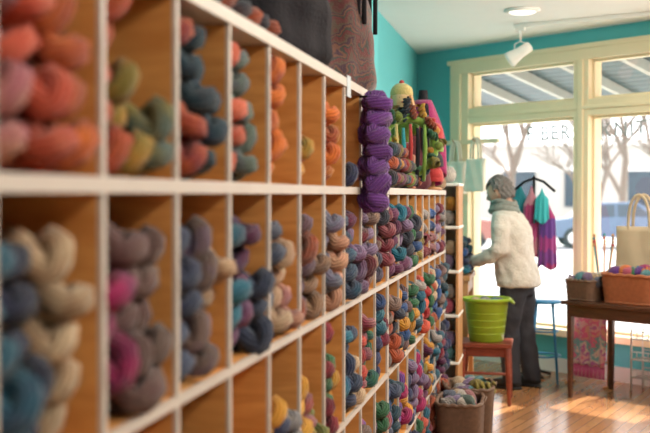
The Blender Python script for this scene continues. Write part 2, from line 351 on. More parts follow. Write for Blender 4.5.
def rlist(full=0):
    n=3 if full else rng.choice([2,3,3]); out=[]
    for _ in range(n):
        a=names[rng.randint(len(names))]; c=names[rng.randint(len(names))] if rng.rand()<.4 else a; out.append((a,c,rng.randint(4,7)))
    return out
for k in range(-4,8):
    y0=1.855+k*W0+.008
    stack(k,0,A.get(k,rlist()),y0,big=1.14 if k in(-2,-3) else 1.05); stack(k,1,Bb.get(k,rlist()),y0,.014 if k>=4 else 0,big=1.04); stack(k,2,C_.get(k,rlist()),y0,big=1.03)
    stack(k,3,rlist(),y0); stack(k,4,rlist()[:2],y0)
jewel=['teal','blue','purple','red','mustard','magenta','plum','bteal','navy','burg','rust','lav','dteal','green','coral','plum','lgrey','cream','slate','olive','char','rust','mbrown','slate','dusty','gbrown','navy','char','navy','mustard']
for k in range(8):
    y0=4.531+k*W0+.008
    for row in range(1,5):
        l=[]
        for _ in range(3):
            a=jewel[rng.randint(len(jewel))]; l.append((a,a,rng.randint(5,7)))
        if rng.rand()<.3: across(row,l,y0)
        else: stack(k,row,l,y0,.015,big=1.06)
yk.obj('yarn_skeins')
# purple hanging skeins
yp=Y(); hy=3.77
b=B(); b.tube([(-.633,hy,1.86),(-.60,hy,1.862),(-.592,hy,1.875)],.004,M_black,6)
for i in range(7):
    z=1.84-.056*i
    yp.hank((-.560,hy+.008*math.sin(i*2.3),z),shade(P['purple'],1.3),P['lav'] if i%3==1 else P['purple'],yaw=-.9+rng.uniform(-.25,.25),roll=-.65+.25*(i%3),sc=(.36,1.1,1.15))
hk=b.obj('hanging_purple_yarn_bundle'); yp.obj('purple_skeins',hk)
# ------------------------------------------------ things on top of the tall case
def sack(name,c,r,h,m,m2=None,ph=0):
    b=B()
    def fn(u,v):
        th=2*math.pi*u; t=v
        rr=(1-.25*t**3)*(1+.06*math.sin(5*th+ph+3*t)+.03*math.sin(11*th-ph)+.02*math.sin(17*t+2*th))
        if t<.08: rr*=.85+.15*t/.08
        return (c[0]+r[0]*rr*math.cos(th),c[1]+r[1]*rr*math.sin(th),c[2]+h*t+.02*math.sin(3*th+ph)*t)
    b.grid(fn,48,20,m)
    b.grid(lambda u,v:(c[0]+r[0]*.84*v*math.cos(2*math.pi*u),c[1]+r[1]*.84*v*math.sin(2*math.pi*u),c[2]+.003),24,3,m)
    b.grid(lambda u,v:(c[0]+r[0]*.76*v*math.cos(2*math.pi*u),c[1]+r[1]*.76*v*math.sin(2*math.pi*u),c[2]+h*.93+.03*math.cos(v*1.5)+.012*math.sin(9*u*6.28)*v),32,6,m2 or m)
    for off in (.78,.9):
        hd=[(c[0]+r[0]*off,c[1]-r[1]*.45,c[2]+h*.6)]
        for i in range(9):
            q=math.pi*i/8; hd.append((c[0]+r[0]*off,c[1]-r[1]*.45*math.cos(q),c[2]+h*.95+.16*math.sin(q)))
        hd.append((c[0]+r[0]*off,c[1]+r[1]*.45,c[2]+h*.6))
        b.tube(hd,.009,m2 or m,6)
    return b.obj(name)
M_tap=stripes('tapestry_weave',[(.11,.02,.02),(.035,.035,.03),(.13,.05,.03),(.05,.018,.03),(.08,.05,.035),(.10,.03,.025)],15,'Z',dist=3.6)
sack('black_handbag',(-.84,3.22,1.901),(.195,.30,0),.36,M_blackcloth,nmat('plum_lining',(.18,.03,.07),.9))
sack('tapestry_bag',(-.83,4.17,1.901),(.19,.30,0),.42,M_tap,M_blackcloth,ph=2)
yt=Y()
for i in range(22):
    yt.hank((-.66-.1*(i%2),1.7+.1*(i//2)+rng.uniform(-.01,.01),1.94),P[['rust','mbrown','char','plum'][i%4]],P['mbrown'],yaw=rng.uniform(-.3,.3))
yt.obj('loose_yarn_skeins')
b=B(); b.box(-.632,-.630,3.52,3.585,1.84,1.91,nmat('paper_tag',(.50,.56,.60),.8)); b.obj('paper_shelf_tag')
# ------------------------------------------------ things on top of low case (Z 1.55)
ZT=1.551
def knit_bust(name,c,m,m2,h=.55,w=.13,ph=0):
    b=B()
    b.lathe([(0,0),(.09,0),(.09,.015),(.02,.025),(.014,.12)],c,M_oak,20)
    prof=[(0,.11),(.55,.10),(.8,.16),(.72,.3),(1,.5),(1.05,.62),(.9,.75),(.4,.84),(.3,.95),(.28,1.0),(0,1.0)]
    b.lathe([(r*w,z*h) for r,z in prof],c,m2,24,.75,1)
    def sh(u,v):
        th=2*math.pi*u; t=v
        rr=w*(.45+.85*math.sin(min(1,t*1.6)*math.pi/2))*(1+.16*t*math.sin(7*th+ph+2*t))+.012
        return (c[0]+.8*rr*math.cos(th),c[1]+rr*math.sin(th),c[2]+h*(.90-.76*t*(1+.15*math.sin(th*1+ph))))
    b.grid(sh,56,14,m)
    return solid(b.obj(name),.008)
knit_bust('magenta_shawl_on_bust',(-.75,6.88,ZT),M_magenta,M_blackcloth,.62,.115)
sack('dark_knitted_bag',(-.84,6.50,ZT),(.17,.17,0),.36,nmat('maroon_felt',(.09,.018,.025),.9,bump=.5),M_blackcloth,1.3)
yw=Y(); b=B(); wc=Vector((-.74,6.02,ZT+.235)); R_=.155
wx=Vector((.93,.36,0)); wz=Vector((0,.10,1)).normalized()
b.tube([wc+wx*(R_*math.cos(q*.2244))+wz*(R_*math.sin(q*.2244)) for q in range(28)],.022,M_greenk,10,closed=True)
cl=['lime','olive','green','mustard','rust','teal','lime','yellow','rust','green','char','dteal']
for i in range(40):
    a=i*2*math.pi/40+rng.uniform(-.05,.05); rr=R_+rng.uniform(-.028,.028); p=wc+wx*(rr*math.cos(a))+wz*(rr*math.sin(a))+Vector((0,rng.uniform(-.028,.01),0)); c=P[cl[i%12]]
    if i%3==0: yw.ball(tuple(p),rng.uniform(.022,.032),c,shade(c,.6))
    else: yw.hank(tuple(p),c,shade(c,.6),yaw=rng.uniform(0,6),pitch=a,sc=(.33,.6,.6))
for i in range(6):
    x=wc+wx*(-.10+.04*i); L=.26+.03*((i*2)%3); c=[M_greenk,M_creamk,M_tealk,M_redk,M_blackcloth,M_greenk][i]
    b.tube([(x.x,x.y-.045,wc.z+.10+.02*(i%2)),(x.x+.004,x.y-.05,wc.z),(x.x-.003,x.y-.05,wc.z+.10-L)],[.008,.013,.009],c,8)
wo=b.obj('yarn_wreath'); yw.obj('wreath_yarn',wo)
# knitted hats stacked on a wooden hat post
b=B(); hx,hy2=-.69,6.50-.16
b=B(); px,py=-.665,6.66
b.lathe([(0,0),(.055,0),(.055,.012),(.012,.02),(.012,.40),(0,.40)],(px,py,ZT),M_oak,16)
for i,(mm,zz) in enumerate(((M_redk,.10),(nmat('black_knit',(.03,.03,.035),.9,bump=.6),.19),(M_greenk,.28),(M_redk,.36))):
    b.lathe([(.062,0),(.066,.02),(.062,.028),(.064,.03),(.058,.06),(.040,.088),(.014,.10),(0,.102)],(px,py,ZT+zz-.05),mm,20); b.ell((px,py,ZT+zz+.06),(.018,.018,.018),mm,10,8)
b.obj('knitted_hats_on_post')
def doll(name,c):
    b=B(); skin=nmat('doll_felt',(.58,.38,.20),.9,bump=.4)
    b.ell((c[0],c[1],c[2]+.13),(.065,.065,.13),M_greenk,18,12)
    b.ell((c[0],c[1],c[2]+.31),(.062,.062,.07),skin,18,12)
    b.ell((c[0],c[1]+.006,c[2]+.345),(.066,.066,.058),M_creamk,18,10)
    b.ell((c[0],c[1],c[2]+.405),(.015,.015,.015),M_redk,10,8)
    for sg in (-1,1):
        b.ell((c[0]+.024*sg+.02,c[1]-.056,c[2]+.315),(.007,.005,.008),M_blackcloth,8,6)
        b.tube([(c[0]+.05*sg,c[1],c[2]+.22),(c[0]+.09*sg,c[1]-.05,c[2]+.17),(c[0]+.085*sg,c[1]-.09,c[2]+.11)],[.024,.02,.024],M_greenk,8)
        b.tube([(c[0]+.035*sg,c[1]-.02,c[2]+.04),(c[0]+.045*sg,c[1]-.12,c[2]+.03),(c[0]+.045*sg,c[1]-.13,c[2]+.0)],[.03,.026,.026],M_redk,8)
        for j in range(5): b.tube([(c[0]+.05*sg,c[1]-.03+.018*j,c[2]+.33),(c[0]+.068*sg,c[1]-.03+.018*j,c[2]+.27),(c[0]+.066*sg,c[1]-.03+.02*j,c[2]+.2)],.008,M_oak,6)
    b.ell((c[0]+.02,c[1]-.062,c[2]+.29),(.016,.004,.005),M_redk,8,6)
    return b.obj(name)
b=B(); b.box(-.96,-.72,6.13,6.28,ZT,ZT+.2,M_wick2); bx=bevel(b.obj('wicker_box'),.02,3)
doll('knitted_doll',(-.80,6.215,ZT+.202))
yb=Y(); yb.ball((-.67,7.09,ZT+.047),.05,P['cream'],P['tan']); yb.obj('cream_yarn_ball')
yb=Y()
for i in range(9): yb.hank((-.655,4.95+.1*i,ZT+.046),P[['char','burg','olive','plum','green','dteal','rust','lime','char'][i]],P['mbrown'])
for i in range(8): yb.hank((-.66,5.0+.1*i,ZT+.115),P[['rust','char','mustard','plum','red','olive','char','green'][i]],P['mbrown'])
for i in range(5): yb.hank((-.67,5.05+.1*i,ZT+.18),P[['dteal','char','olive','plum','rust'][i]],P['mbrown'])
yb.obj('display_yarn_skeins')
# ------------------------------------------------ end unit
b=B(); x0,x1,y0,y1=-1.1,-.57,7.45,7.85
b.box(x0,x0+.02,y0,y1,0,1.6,M_oak); b.box(x1-.02,x1,y0,y1,0,1.6,M_oak); b.box(x0,x1,y1-.015,y1,0,1.6,M_white)
yb=Y()
for i,z in enumerate([.06,.38,.70,1.0,1.3,1.59]):
    b.box(x0-.005,x1+.005,y0-.005,y1,z-.01,z+.01,M_white)
    if i<5:
        for q in range(4):
            for h in range(2):
                c=P[['red','cream','pink','orange','lgrey','aqua','mustard','lav'][(q*3+h*2+i*5)%8]]
                yb.ball((x1-.08-.115*q+.02*h,y0+.075,z+.066+.095*h),.055,c,shade(c,.7))
for q in range(3): yb.ball((x1-.08-.13*q,y0+.1,1.66),.06,P[['white','lgrey','cream'][q]],P['lgrey'])
o=bevel(b.obj('end_cap_shelf'),.003,1); yb.obj('yarn_balls',o)
b=B(); b.box(-1.2,-.56,8.45,9.15,.86,.90,M_oak)
for xx in (-1.18,-.62):
    for yy in (8.47,9.09): b.box(xx,xx+.045,yy,yy+.045,0,.86,M_oak)
b.box(-1.18,-.58,8.49,9.11,.28,.30,M_oak); b.box(-1.16,-.60,8.475,8.49,.76,.86,M_oak); b.box(-.595,-.58,8.5,9.10,.76,.86,M_oak)
t=bevel(b.obj('display_table'),.004)
yb=Y()
for i in range(7):
    for j in range(4):
        if i in(2,3,4) and j>0: continue
        c=P[['bteal','navy','blue','dteal','lav','teal','slate'][(i*2+j)%7]]
        yb.hank((-.565-.01*j,8.51+.095*i,.944+.067*j),c,shade(c,.6))
for i in range(5):
    for j in range(4):
        c=P[['white','aqua','lgrey','orange','red'][(i+j)%5]]; yb.ball((-.65-.11*(j),8.56+.12*i,.36),.06,c,shade(c,.7))
yb.obj('wool_skeins',t)
# ------------------------------------------------ basket maker
def basket(name,M4,lx,ly,h,m,flare=.1,rim=.012):
    b=B(); b.M=M4; nu=96; nv=max(8,int(h/.018))
    def rr(u,t,inset=0):
        th=2*math.pi*u; c,s_=math.cos(th),math.sin(th); k=(abs(c)**5+abs(s_)**5)**(-1/5)
        f=(1-flare)+flare*t
        return c*k*(lx/2*f-inset), s_*k*(ly/2*f-inset)
    vs=[];fs=[]
    for j in range(nv+1):
        for i in range(nu):
            t=j/nv; x,y=rr(i/nu,t); a=math.sin(i/nu*2*math.pi*24+math.pi*(j%2))*.004
            l=math.hypot(x,y); vs.append((x*(1+a/l),y*(1+a/l),h*t))
    for j in range(nv):
        for i in range(nu): fs.append((j*nu+i,j*nu+(i+1)%nu,(j+1)*nu+(i+1)%nu,(j+1)*nu+i))
    b.add(vs,fs,m,True)
    vs=[];fs=[]
    for j in range(2):
        for i in range(nu): x,y=rr(i/nu,j,.012); vs.append((x,y,.012 if j==0 else h))
    for i in range(nu): fs.append(((i+1)%nu,i,nu+i,nu+(i+1)%nu))
    fs.append(tuple(range(nu))); b.add(vs,fs,m,True)
    b.add([(*rr(i/nu,0),0) for i in range(nu)],[tuple(range(nu))[::-1]],m)
    b.tube([(*rr(i/nu,1,.006),h+.004*math.sin(i*1.2)) for i in range(nu)],rim,m,8,closed=True)
    b.tube([(*rr(i/nu,0,.004),.012) for i in range(nu)],rim*.8,m,6,closed=True)
    for sg in (-1,1):
        b.tube([(sg*(lx/2+.002)+sg*.012*math.sin(math.pi*q/6),-.05+.1*q/6,h-.01+.03*math.sin(math.pi*q/6)) for q in range(7)],.007,m,6)
    return b.obj(name)
def T(x,y,z,a=0): return Matrix.Translation((x,y,z))@Matrix.Rotation(a,4,'Z')
def fill(o,M4,lx,ly,z,cols,n,r=.045,name='yarn_balls'):
    yb=Y(); i=0
    for _ in range(n):
        x=rng.uniform(-lx/2+r+.02,lx/2-r-.02); y=rng.uniform(-ly/2+r+.02,ly/2-r-.02)
        p=M4@Vector((x,y,z+rng.uniform(-.03,.02))); c=P[cols[i%len(cols)]]; i+=1
        if rng.rand()<.5: yb.ball(tuple(p),r*rng.uniform(.85,1.15),c,shade(c,.75))
        else: yb.hank(tuple(p),c,shade(c,.7),yaw=rng.uniform(0,6),sc=(.45,1,1))
    yb.obj(name,o)
m4=T(-.475,6.35,0,.0); o=basket('wicker_floor_basket',m4,.27,.42,.34,M_wick1); fill(o,m4,.25,.36,.33,['lgrey','cream','white','lav','dusty','sage','bgrey'],20)
m4=T(-.455,6.86,0,.05); o=basket('wicker_floor_basket',m4,.30,.42,.34,M_wick1); fill(o,m4,.27,.36,.335,['lgrey','lav','green','cream','aqua','olive'],20)
# ------------------------------------------------ stool + bucket
b=B(); cx,cy=-.42,8.17; hw=.175
b.box(cx-hw-.015,cx+hw+.015,cy-hw-.01,cy+hw+.01,.415,.445,M_red)
for sx in (-1,1):
    for sy in (-1,1):
        b.tube([(cx+sx*(hw-.02),cy+sy*(hw-.02),.415),(cx+sx*(hw-.01),cy+sy*(hw-.01),.2),(cx+sx*(hw-.0),cy+sy*(hw+.0),.0)],[.021,.019,.014],M_red,10)
    b.tube([(cx+sx*(hw-.01),cy-hw+.01,.17),(cx+sx*(hw-.01),cy+hw-.01,.17)],.011,M_red,8)
    b.box(cx+sx*(hw-.02)-.009,cx+sx*(hw-.02)+.009,cy-hw+.02,cy+hw-.02,.35,.415,M_red)
for sy in (-1,1):
    b.box(cx-hw+.02,cx+hw-.02,cy+sy*(hw-.02)-.009,cy+sy*(hw-.02)+.009,.35,.415,M_red)
b.tube([(cx-hw+.01,cy-hw+.01,.23),(cx+hw-.01,cy-hw+.01,.23)],.011,M_red,8)
bevel(b.obj('wooden_stool'),.005)
b=B(); zb=.446
b.lathe([(0,0),(.12,0),(.125,.006),(.16,.285),(.165,.29),(.18,.295),(.183,.315),(.177,.32),(.165,.315),(.157,.295),(.121,.015),(0,.012)],(cx+.0,cy,zb),M_green,40)
for sg in (-1,1):
    b.tube([(cx+sg*(.178+.022*math.sin(math.pi*q/8)),cy-.06+.12*q/8,zb+.30-.02*math.sin(math.pi*q/8)) for q in range(9)],.009,M_green,8)
for zz,rr_ in ((.06,.131),(.11,.137),(.16,.143),(.21,.149)):
    b.tube([(cx+rr_*math.cos(q*.3142),cy+rr_*math.sin(q*.3142),zb+zz) for q in range(20)],.004,M_green,8,closed=True)
o=b.obj('green_plastic_bucket')
yb=Y()
for i in range(9): c=P[['lgrey','aqua','bgrey','lime','cream'][i%5]]; yb.ball((cx+.09*math.cos(i*.9)*(i>0),cy+.09*math.sin(i*.9)*(i>0),zb+.275),.048,c,shade(c,.7))
yb.obj('yarn_balls',o)
# ------------------------------------------------ table right
TA=math.atan2(-.616,.788)
TM=T(.16,8.43,0,TA)
b=B(); b.M=TM
b.box(-.03,1.35,-.03,.60,.70,.73,M_dark); b.box(.02,1.30,.0,.02,.61,.70,M_dark); b.box(.02,1.30,.55,.57,.61,.70,M_dark); b.box(.01,.03,.02,.55,.61,.70,M_dark); b.box(1.29,1.31,.02,.55,.61,.70,M_dark)
for xx in (0,1.27):
    for yy in (0,.525):
        q=.045
        vs=[(xx,yy,.70),(xx+q,yy,.70),(xx+q,yy+q,.70),(xx,yy+q,.70),(xx+.008,yy+.008,0),(xx+q-.008,yy+.008,0),(xx+q-.008,yy+q-.008,0),(xx+.008,yy+q-.008,0)]
        b.add(vs,[(0,1,2,3),(7,6,5,4),(0,4,5,1),(1,5,6,2),(2,6,7,3),(3,7,4,0)],M_dark)
bevel(b.obj('dark_wood_table'),.004)
m4=TM@T(.105,.13,.731,0); o=basket('dark_wicker_basket',m4,.27,.28,.15,M_wick1,.08); fill(o,m4,.26,.28,.155,['bgrey','lgrey','aqua','slate','cream','lav'],20,.050)
m4=TM@T(.50,.17,.731,.03); o=basket('brown_wicker_basket',m4,.46,.34,.21,M_wick2,.1,.014); fill(o,m4,.45,.32,.22,['pink','magenta','aqua','orange','purple','cream','green','bteal'],34,.050)
b=B(); b.M=TM@T(.05,.40,.731)
b.lathe([(0,0),(.05,0),(.055,.20),(.052,.20),(.047,.008),(0,.008)],(0,0,0),nmat('ceramic_cup',(.6,.55,.48),.3),24)
nd=[M_oak,M_redk,M_oak,M_tealk,M_oak]
for i in range(13):
    a=i*2.1; b.tube([(.02*math.cos(a),.02*math.sin(a),.01),(.08*math.cos(a),.08*math.sin(a),.40+.025*(i%4))],.0065,nd[i%5],6); b.ell((.081*math.cos(a),.081*math.sin(a),.405+.025*(i%4)),(.012,.012,.012),nd[(i+1)%5],8,6)
b.obj('cup_of_knitting_needles')
def tote(name,M4,w,h,d,m,hl=.2,th_=.012):
    b=B(); b.M=M4
    def fn(u,v):
        th=2*math.pi*u; c,s_=math.cos(th),math.sin(th); k=(abs(c)**6+abs(s_)**6)**(-1/6)
        return (c*k*w/2*(1-.03*math.sin(3*v)),s_*k*d/2*(1-.5*v)+.004*math.sin(6*th+5*v),h*v)
    b.grid(fn,64,14,m); b.grid(lambda u,v:(w*(u-.5)*.97,d*(v-.5)*.95,.002),4,4,m)
    for sg in (-1,1):
        pts=[(-w*.22,sg*d*.27,h*.85)]+[(-w*.22*math.cos(math.pi*i/10),sg*(d*.26+.0),h+hl*math.sin(math.pi*i/10)**.8) for i in range(11)]+[(w*.22,sg*d*.27,h*.85)]
        b.tube(pts,[(th_,.003)]*len(pts),m,8,up=(0,1,0))
    return solid(b.obj(name),.003)
tote('canvas_tote_bag',TM@T(.34,.46,.731,0),.42,.55,.12,M_canvas,.24)
for s0,zz,ww in ((.62,1.53,.25),(.88,1.55,.23)):
    o=tote('cotton_tote_bag',WM@T(s0,-.10,zz,0),ww,.30,.07,M_cotton,.19)
b=B(); b.M=WM; b.box(.42,1.12,-.075,-.045,1.99,2.03,M_trim)
for q in (.62,.88): b.tube([(q,-.06,2.01),(q,-.13,2.015),(q,-.145,2.035)],.006,M_oak,8)
b.obj('wooden_peg_rail')
# scarf
M_scarf=stripes('pink_scarf_weave',[(.85,.20,.42),(.88,.52,.58),(.60,.20,.52),(.85,.72,.68),(.25,.52,.58),(.85,.24,.45),(.85,.45,.38)],2.6,'Z',dist=1.6)
SM=TM@T(-.36,.56,0)
b=B(); b.M=SM
for x in (-.02,.345):
    b.tube([(x,0,0),(x,0,.66)],.009,M_oak,8); b.tube([(x,-.06,.009),(x,.06,.009)],.010,M_oak,8)
b.tube([(-.03,0,.66),(.355,0,.66)],.010,M_oak,8); b.tube([(-.02,0,.2),(.345,0,.2)],.006,M_oak,8)
b.obj('scarf_rack')
b=B(); b.M=SM
def scf(u,v):
    q=v*1.06; x=.0+.33*u+.012*math.sin(6*v)
    w_=.018*math.sin(u*22+v*2)
    if q<.5: return (x,-.018-w_*min(1,(.5-q)*4)-.01,.66-(.5-q)*1.0)
    if q<.56: a=(q-.5)/.06*math.pi; return (x,-.016*math.cos(a),.66+.016*math.sin(a))
    return (x,.018+w_*min(1,(q-.56)*4),.66-(q-.56)*.9)
b.grid(scf,50,36,M_scarf)
for i in range(28): 
    x=.002+.326*i/27; b.tube([(x,-.028,.165),(x+.003*math.sin(i*2),-.03,.07)],.004,M_pinkf,5)
solid(b.obj('pink_woven_scarf'),.004)
# white wire rack
b=B(); b.M=TM@T(.14,.64,0)
for z in (.10,.24,.40):
    for yy in (0,.16):
        b.tube([(0,yy,z),(.75,yy,z)],.006,M_steel,6); b.tube([(0,yy,z+.06),(.75,yy,z+.06)],.004,M_steel,5)
    for i in range(16): b.tube([(.05*i,0,z),(.05*i,.16,z)],.004,M_steel,5); b.tube([(.05*i,0,z),(.05*i,0,z+.06)],.004,M_steel,5)
for x in (0,.75):
    for yy in (0,.16): b.tube([(x,yy,0),(x,yy,.48)],.008,M_steel,8)
b.obj('white_wire_rack')
# ------------------------------------------------ garment stand behind woman
b=B(); gx,gy=-.09,9.38
b.tube([(gx,gy,.02),(gx,gy,1.68)],.012,M_black,10)
for i in range(4): a=i*math.pi/2+.5; b.tube([(gx,gy,.06),(gx+.16*math.cos(a),gy+.16*math.sin(a),.012)],.012,M_black,8)
b.tube([(gx-.17,gy+.1,1.56),(gx-.08,gy+.03,1.63),(gx,gy,1.66),(gx+.08,gy-.03,1.63),(gx+.17,gy-.08,1.55)],.012,M_black,8)
st=b.obj('garment_stand')
def gar(name,x0,x1,zt,zb,m,ofs,ph):
    b=B()
    def fn(u,v):
        th=2*math.pi*u; w=(x1-x0)/2*(.75+.25*v); cxx=(x0+x1)/2
        z=zt-(zt-zb)*v-.05*abs(math.cos(th))*(1-v)+.02*math.sin(3*th+ph)*v
        return (gx+cxx+w*math.cos(th)*(.25+.75*min(1,v*5)),gy+ofs+(.04+.025*v)*math.sin(th)*(.3+.7*min(1,v*5))-cxx*.4+.014*math.sin(th*9+ph)*v,z)
    b.grid(fn,60,20,m); return solid(b.obj(name,st),.005)
gar('teal_poncho',-.22,-.02,1.62,.95,nmat('deep_teal_knit',(.02,.20,.24),.9,bump=.6,bscale=90),.04,0)
gar('pink_knit_vest',-.10,.06,1.60,1.02,stripes('pink_stripe_knit',[(.45,.06,.20),(.35,.03,.12),(.5,.2,.25)],2.4,'Z'),.0,1)
gar('teal_cowl',.0,.13,1.58,1.30,nmat('turquoise_knit',(.05,.42,.45),.9,bump=.6,bscale=90),-.05,3)
gar('purple_cardigan',.03,.19,1.48,.92,stripes('purple_stripe_knit',[(.15,.03,.20),(.28,.03,.18),(.10,.03,.22),(.32,.02,.13)],1.9,'Z'),-.02,2)
b=B(); sx_,sy_=.00,9.08
b.lathe([(0,.0),(.13,0),(.135,.012),(.13,.022),(0,.024)],(sx_,sy_,.645),M_blue,28)
for i in range(4):
    a=math.pi/4+i*math.pi/2; b.tube([(sx_+.09*math.cos(a),sy_+.09*math.sin(a),.65),(sx_+.15*math.cos(a),sy_+.15*math.sin(a),0)],[.012,.010],M_blue,8)
for z,r in ((.22,.13),(.42,.11)): b.tube([(sx_+r*math.cos(q*.4189),sy_+r*math.sin(q*.4189),z) for q in range(15)],.007,M_blue,6,closed=True)
b.obj('blue_metal_stool')
# ------------------------------------------------ ceiling fixtures
b=B(); p1=Vector((-.20,9.04,0)); p2=Vector((1.45,8.33,0)); L_=(p2-p1).length; ang=math.atan2(p2.y-p1.y,p2.x-p1.x)
b.M=T(p1.x,p1.y,0,ang); b.box(-.05,L_,-.018,.018,CE-.03,CE-.001,M_white)
for xx,yw_ in ((.0,.9),(1.3,-.6)):
    b.box(xx-.04,xx+.04,-.016,.016,CE-.055,CE-.03,M_white); b.tube([(xx,0,CE-.05),(xx,0,CE-.14)],.009,M_white,8)
    b.tube([(xx-.05,0,CE-.24),(xx-.05,0,CE-.16),(xx,0,CE-.14),(xx+.05,0,CE-.16),(xx+.05,0,CE-.24)],.006,M_white,6)
    dv=Vector((-.80,-.15,-.50)).normalized(); c=Vector((xx,0,CE-.23))
    b.tube([c-dv*.10,c-dv*.09,c-dv*.02,c+dv*.02,c+dv*.08,c+dv*.11],[.025,.042,.044,.048,.062,.064],M_white,20); b.tube([c+dv*.1105,c+dv*.113],[.052,.052],M_bulb,16)
b.obj('track_light')
b=B(); b.lathe([(0,0),(.13,0),(.135,-.012),(.12,-.02),(.10,-.022)],(-.17,8.33,CE-.001),M_white,32); b.lathe([(.10,-.02),(.08,-.03),(.05,-.035),(0,-.04)],(-.17,8.33,CE-.001),M_bulb,32); b.obj('flush_ceiling_light')
# ------------------------------------------------ woman
woman=bpy.data.objects.new('woman',None); COL.objects.link(woman)
Fw=Vector((-.90,.30,0)).normalized()
woman.location=(-.215,8.80,0); woman.rotation_euler=(0,0,math.atan2(Fw.y,Fw.x)-math.pi/2)
M_skin=nmat('skin',(.62,.36,.26),.5,noise_amt=.06)
M_sweat=nmat('cream_sweater',(.60,.55,.48),.95,noise_amt=.16,nscale=30,bump=.9,bscale=70,sheen=.3)
M_pants=nmat('charcoal_trousers',(.03,.03,.038),.8,bump=.3)
M_shoe=nmat('black_shoe',(.012,.012,.013),.4)
M_hair=nmat('grey_hair',(.17,.155,.145),.7,noise_amt=.7,nscale=45,bump=1,bscale=120)
M_scarfg=nmat('grey_green_cowl',(.25,.27,.24),.95,noise_amt=.4,nscale=50,bump=1,bscale=90)
def rem(o,vox,sm=4):
    r=o.modifiers.new('r','REMESH'); r.mode='VOXEL'; r.voxel_size=vox; r.use_smooth_shade=True
    s=o.modifiers.new('s','SMOOTH'); s.factor=.6; s.iterations=sm
def folds(o,st,sc):
    tx=bpy.data.textures.new('fold','CLOUDS'); tx.noise_scale=sc; d=o.modifiers.new('d','DISPLACE'); d.texture=tx; d.strength=st; d.mid_level=.5
def loft(b,secs,m,seg=28):
    vs=[];fs=[];n=len(secs)
    for (x,y,z,rx,ry) in secs:
        for k in range(seg):
            th=2*math.pi*k/seg; c,s_=math.cos(th),math.sin(th); q=(abs(c)**2.4+abs(s_)**2.4)**(-1/2.4); vs.append((x+rx*c*q,y+ry*s_*q,z))
    for i in range(n-1):
        for k in range(seg): k2=(k+1)%seg; fs.append((i*seg+k,i*seg+k2,(i+1)*seg+k2,(i+1)*seg+k))
    fs.append(tuple(range(seg))[::-1]); fs.append(tuple((n-1)*seg+k for k in range(seg))); b.add(vs,fs,m,True)
LN=lambda z: max(0,(z-.80))*.10
b=B()
loft(b,[(0,y+LN(z),z,rx,ry) for (_,y,z,rx,ry) in [(0,-.02,.80,.205,.160),(0,-.02,.84,.210,.165),(0,-.01,.93,.200,.158),(0,.0,1.02,.188,.150),(0,.0,1.14,.190,.150),(0,.0,1.24,.192,.148),(0,.01,1.32,.190,.125),(0,.02,1.375,.165,.098),(0,.04,1.415,.10,.075),(0,.05,1.45,.068,.068)]],M_sweat)
armL=[(-.155,.07,1.345),(-.210,.06,1.245),(-.240,.06,1.10),(-.235,.13,1.045),(-.20,.23,1.015),(-.175,.305,1.0)]
armR=[(.155,.07,1.345),(.215,.08,1.245),(.235,.12,1.11),(.215,.20,1.06),(.17,.29,1.03),(.14,.355,1.01)]
for a in (armL,armR): b.tube(a,[.072,.072,.064,.060,.052,.043],M_sweat,16)
o=b.obj('sweater',woman); rem(o,.013,5); folds(o,.030,.07)
b=B()
loft(b,[(0,-.01,.80,.165,.125),(0,-.015,.88,.165,.125),(0,0,.95,.15,.11)],M_pants)
loft(b,[(0,-.01,.74,.165,.120),(0,-.01,.84,.168,.128)],M_pants)
b.tube([(-.088,-.01,.86),(-.092,.0,.70),(-.098,.035,.48),(-.100,.02,.28),(-.10,.0,.09),(-.10,.0,.05)],[.105,.102,.088,.080,.072,.074],M_pants,18)
b.tube([(.088,-.01,.86),(.092,-.02,.70),(.096,-.02,.48),(.098,-.06,.28),(.10,-.09,.09),(.10,-.09,.05)],[.105,.102,.088,.080,.072,.074],M_pants,18)
o=b.obj('trousers',woman); rem(o,.013,5); folds(o,.025,.10)
for nm,x,y in (('shoe_left',-.10,0),('shoe_right',.10,-.09)):
    b=B()
    b.ell((x,y+.055,.045),(.048,.135,.05),M_shoe,24,14,lambda p:Vector((p.x*(1-.15*(p.y<0)),p.y,max(-.9,p.z*(1-.35*max(0,p.y))))))
    b.ell((x,y-.01,.075),(.042,.055,.045),M_shoe,18,12)
    b.ell((x,y+.055,.012),(.052,.14,.02),M_shoe,24,8,lambda p:Vector((p.x,p.y,max(-.6,min(.6,p.z)))))
    b.obj(nm,woman)
hd=bpy.data.objects.new('head',None); COL.objects.link(hd); hd.parent=woman; hd.location=(0,.150,1.537); hd.rotation_euler=(-.38,0,.12)
def g(p,c,s_): return math.exp(-((p-Vector(c)).length_squared)/(s_*s_))
def headfn(p):
    q=p.copy()
    if p.z<0: q.x*=1-.28*p.z*p.z; q.y*=1-.12*p.z*p.z; q.y+=.05*(-p.z)
    k=0
    n=p.normalized()
    k+=.20*g(n,(0,.99,-.12),.13)+.12*g(n,(0,.99,.03),.10)
    k-=.07*g(n,(.33,.92,.10),.16)+.07*g(n,(-.33,.92,.10),.16)
    k+=.05*g(n,(0,.93,-.42),.14)+.06*g(n,(0,.80,-.75),.2)
    k+=.04*g(n,(.3,.9,.26),.15)+.04*g(n,(-.3,.9,.26),.15)
    return q*(1+k)
b=B(); b.ell((0,0,0),(.075,.094,.115),M_skin,64,48,headfn)
b.tube([(0,-.035,-.15),(0,-.022,-.09),(0,-.01,-.04)],[.055,.050,.055],M_skin,18)
for sg in (-1,1):
    b.ell((sg*.077,-.005,-.005),(.010,.020,.032),M_skin,14,10); b.tube([(sg*.084,.012,.015),(sg*.088,-.003,.027),(sg*.087,-.018,.012),(sg*.083,-.012,-.02),(sg*.079,.0,-.03)],.005,M_skin,6)
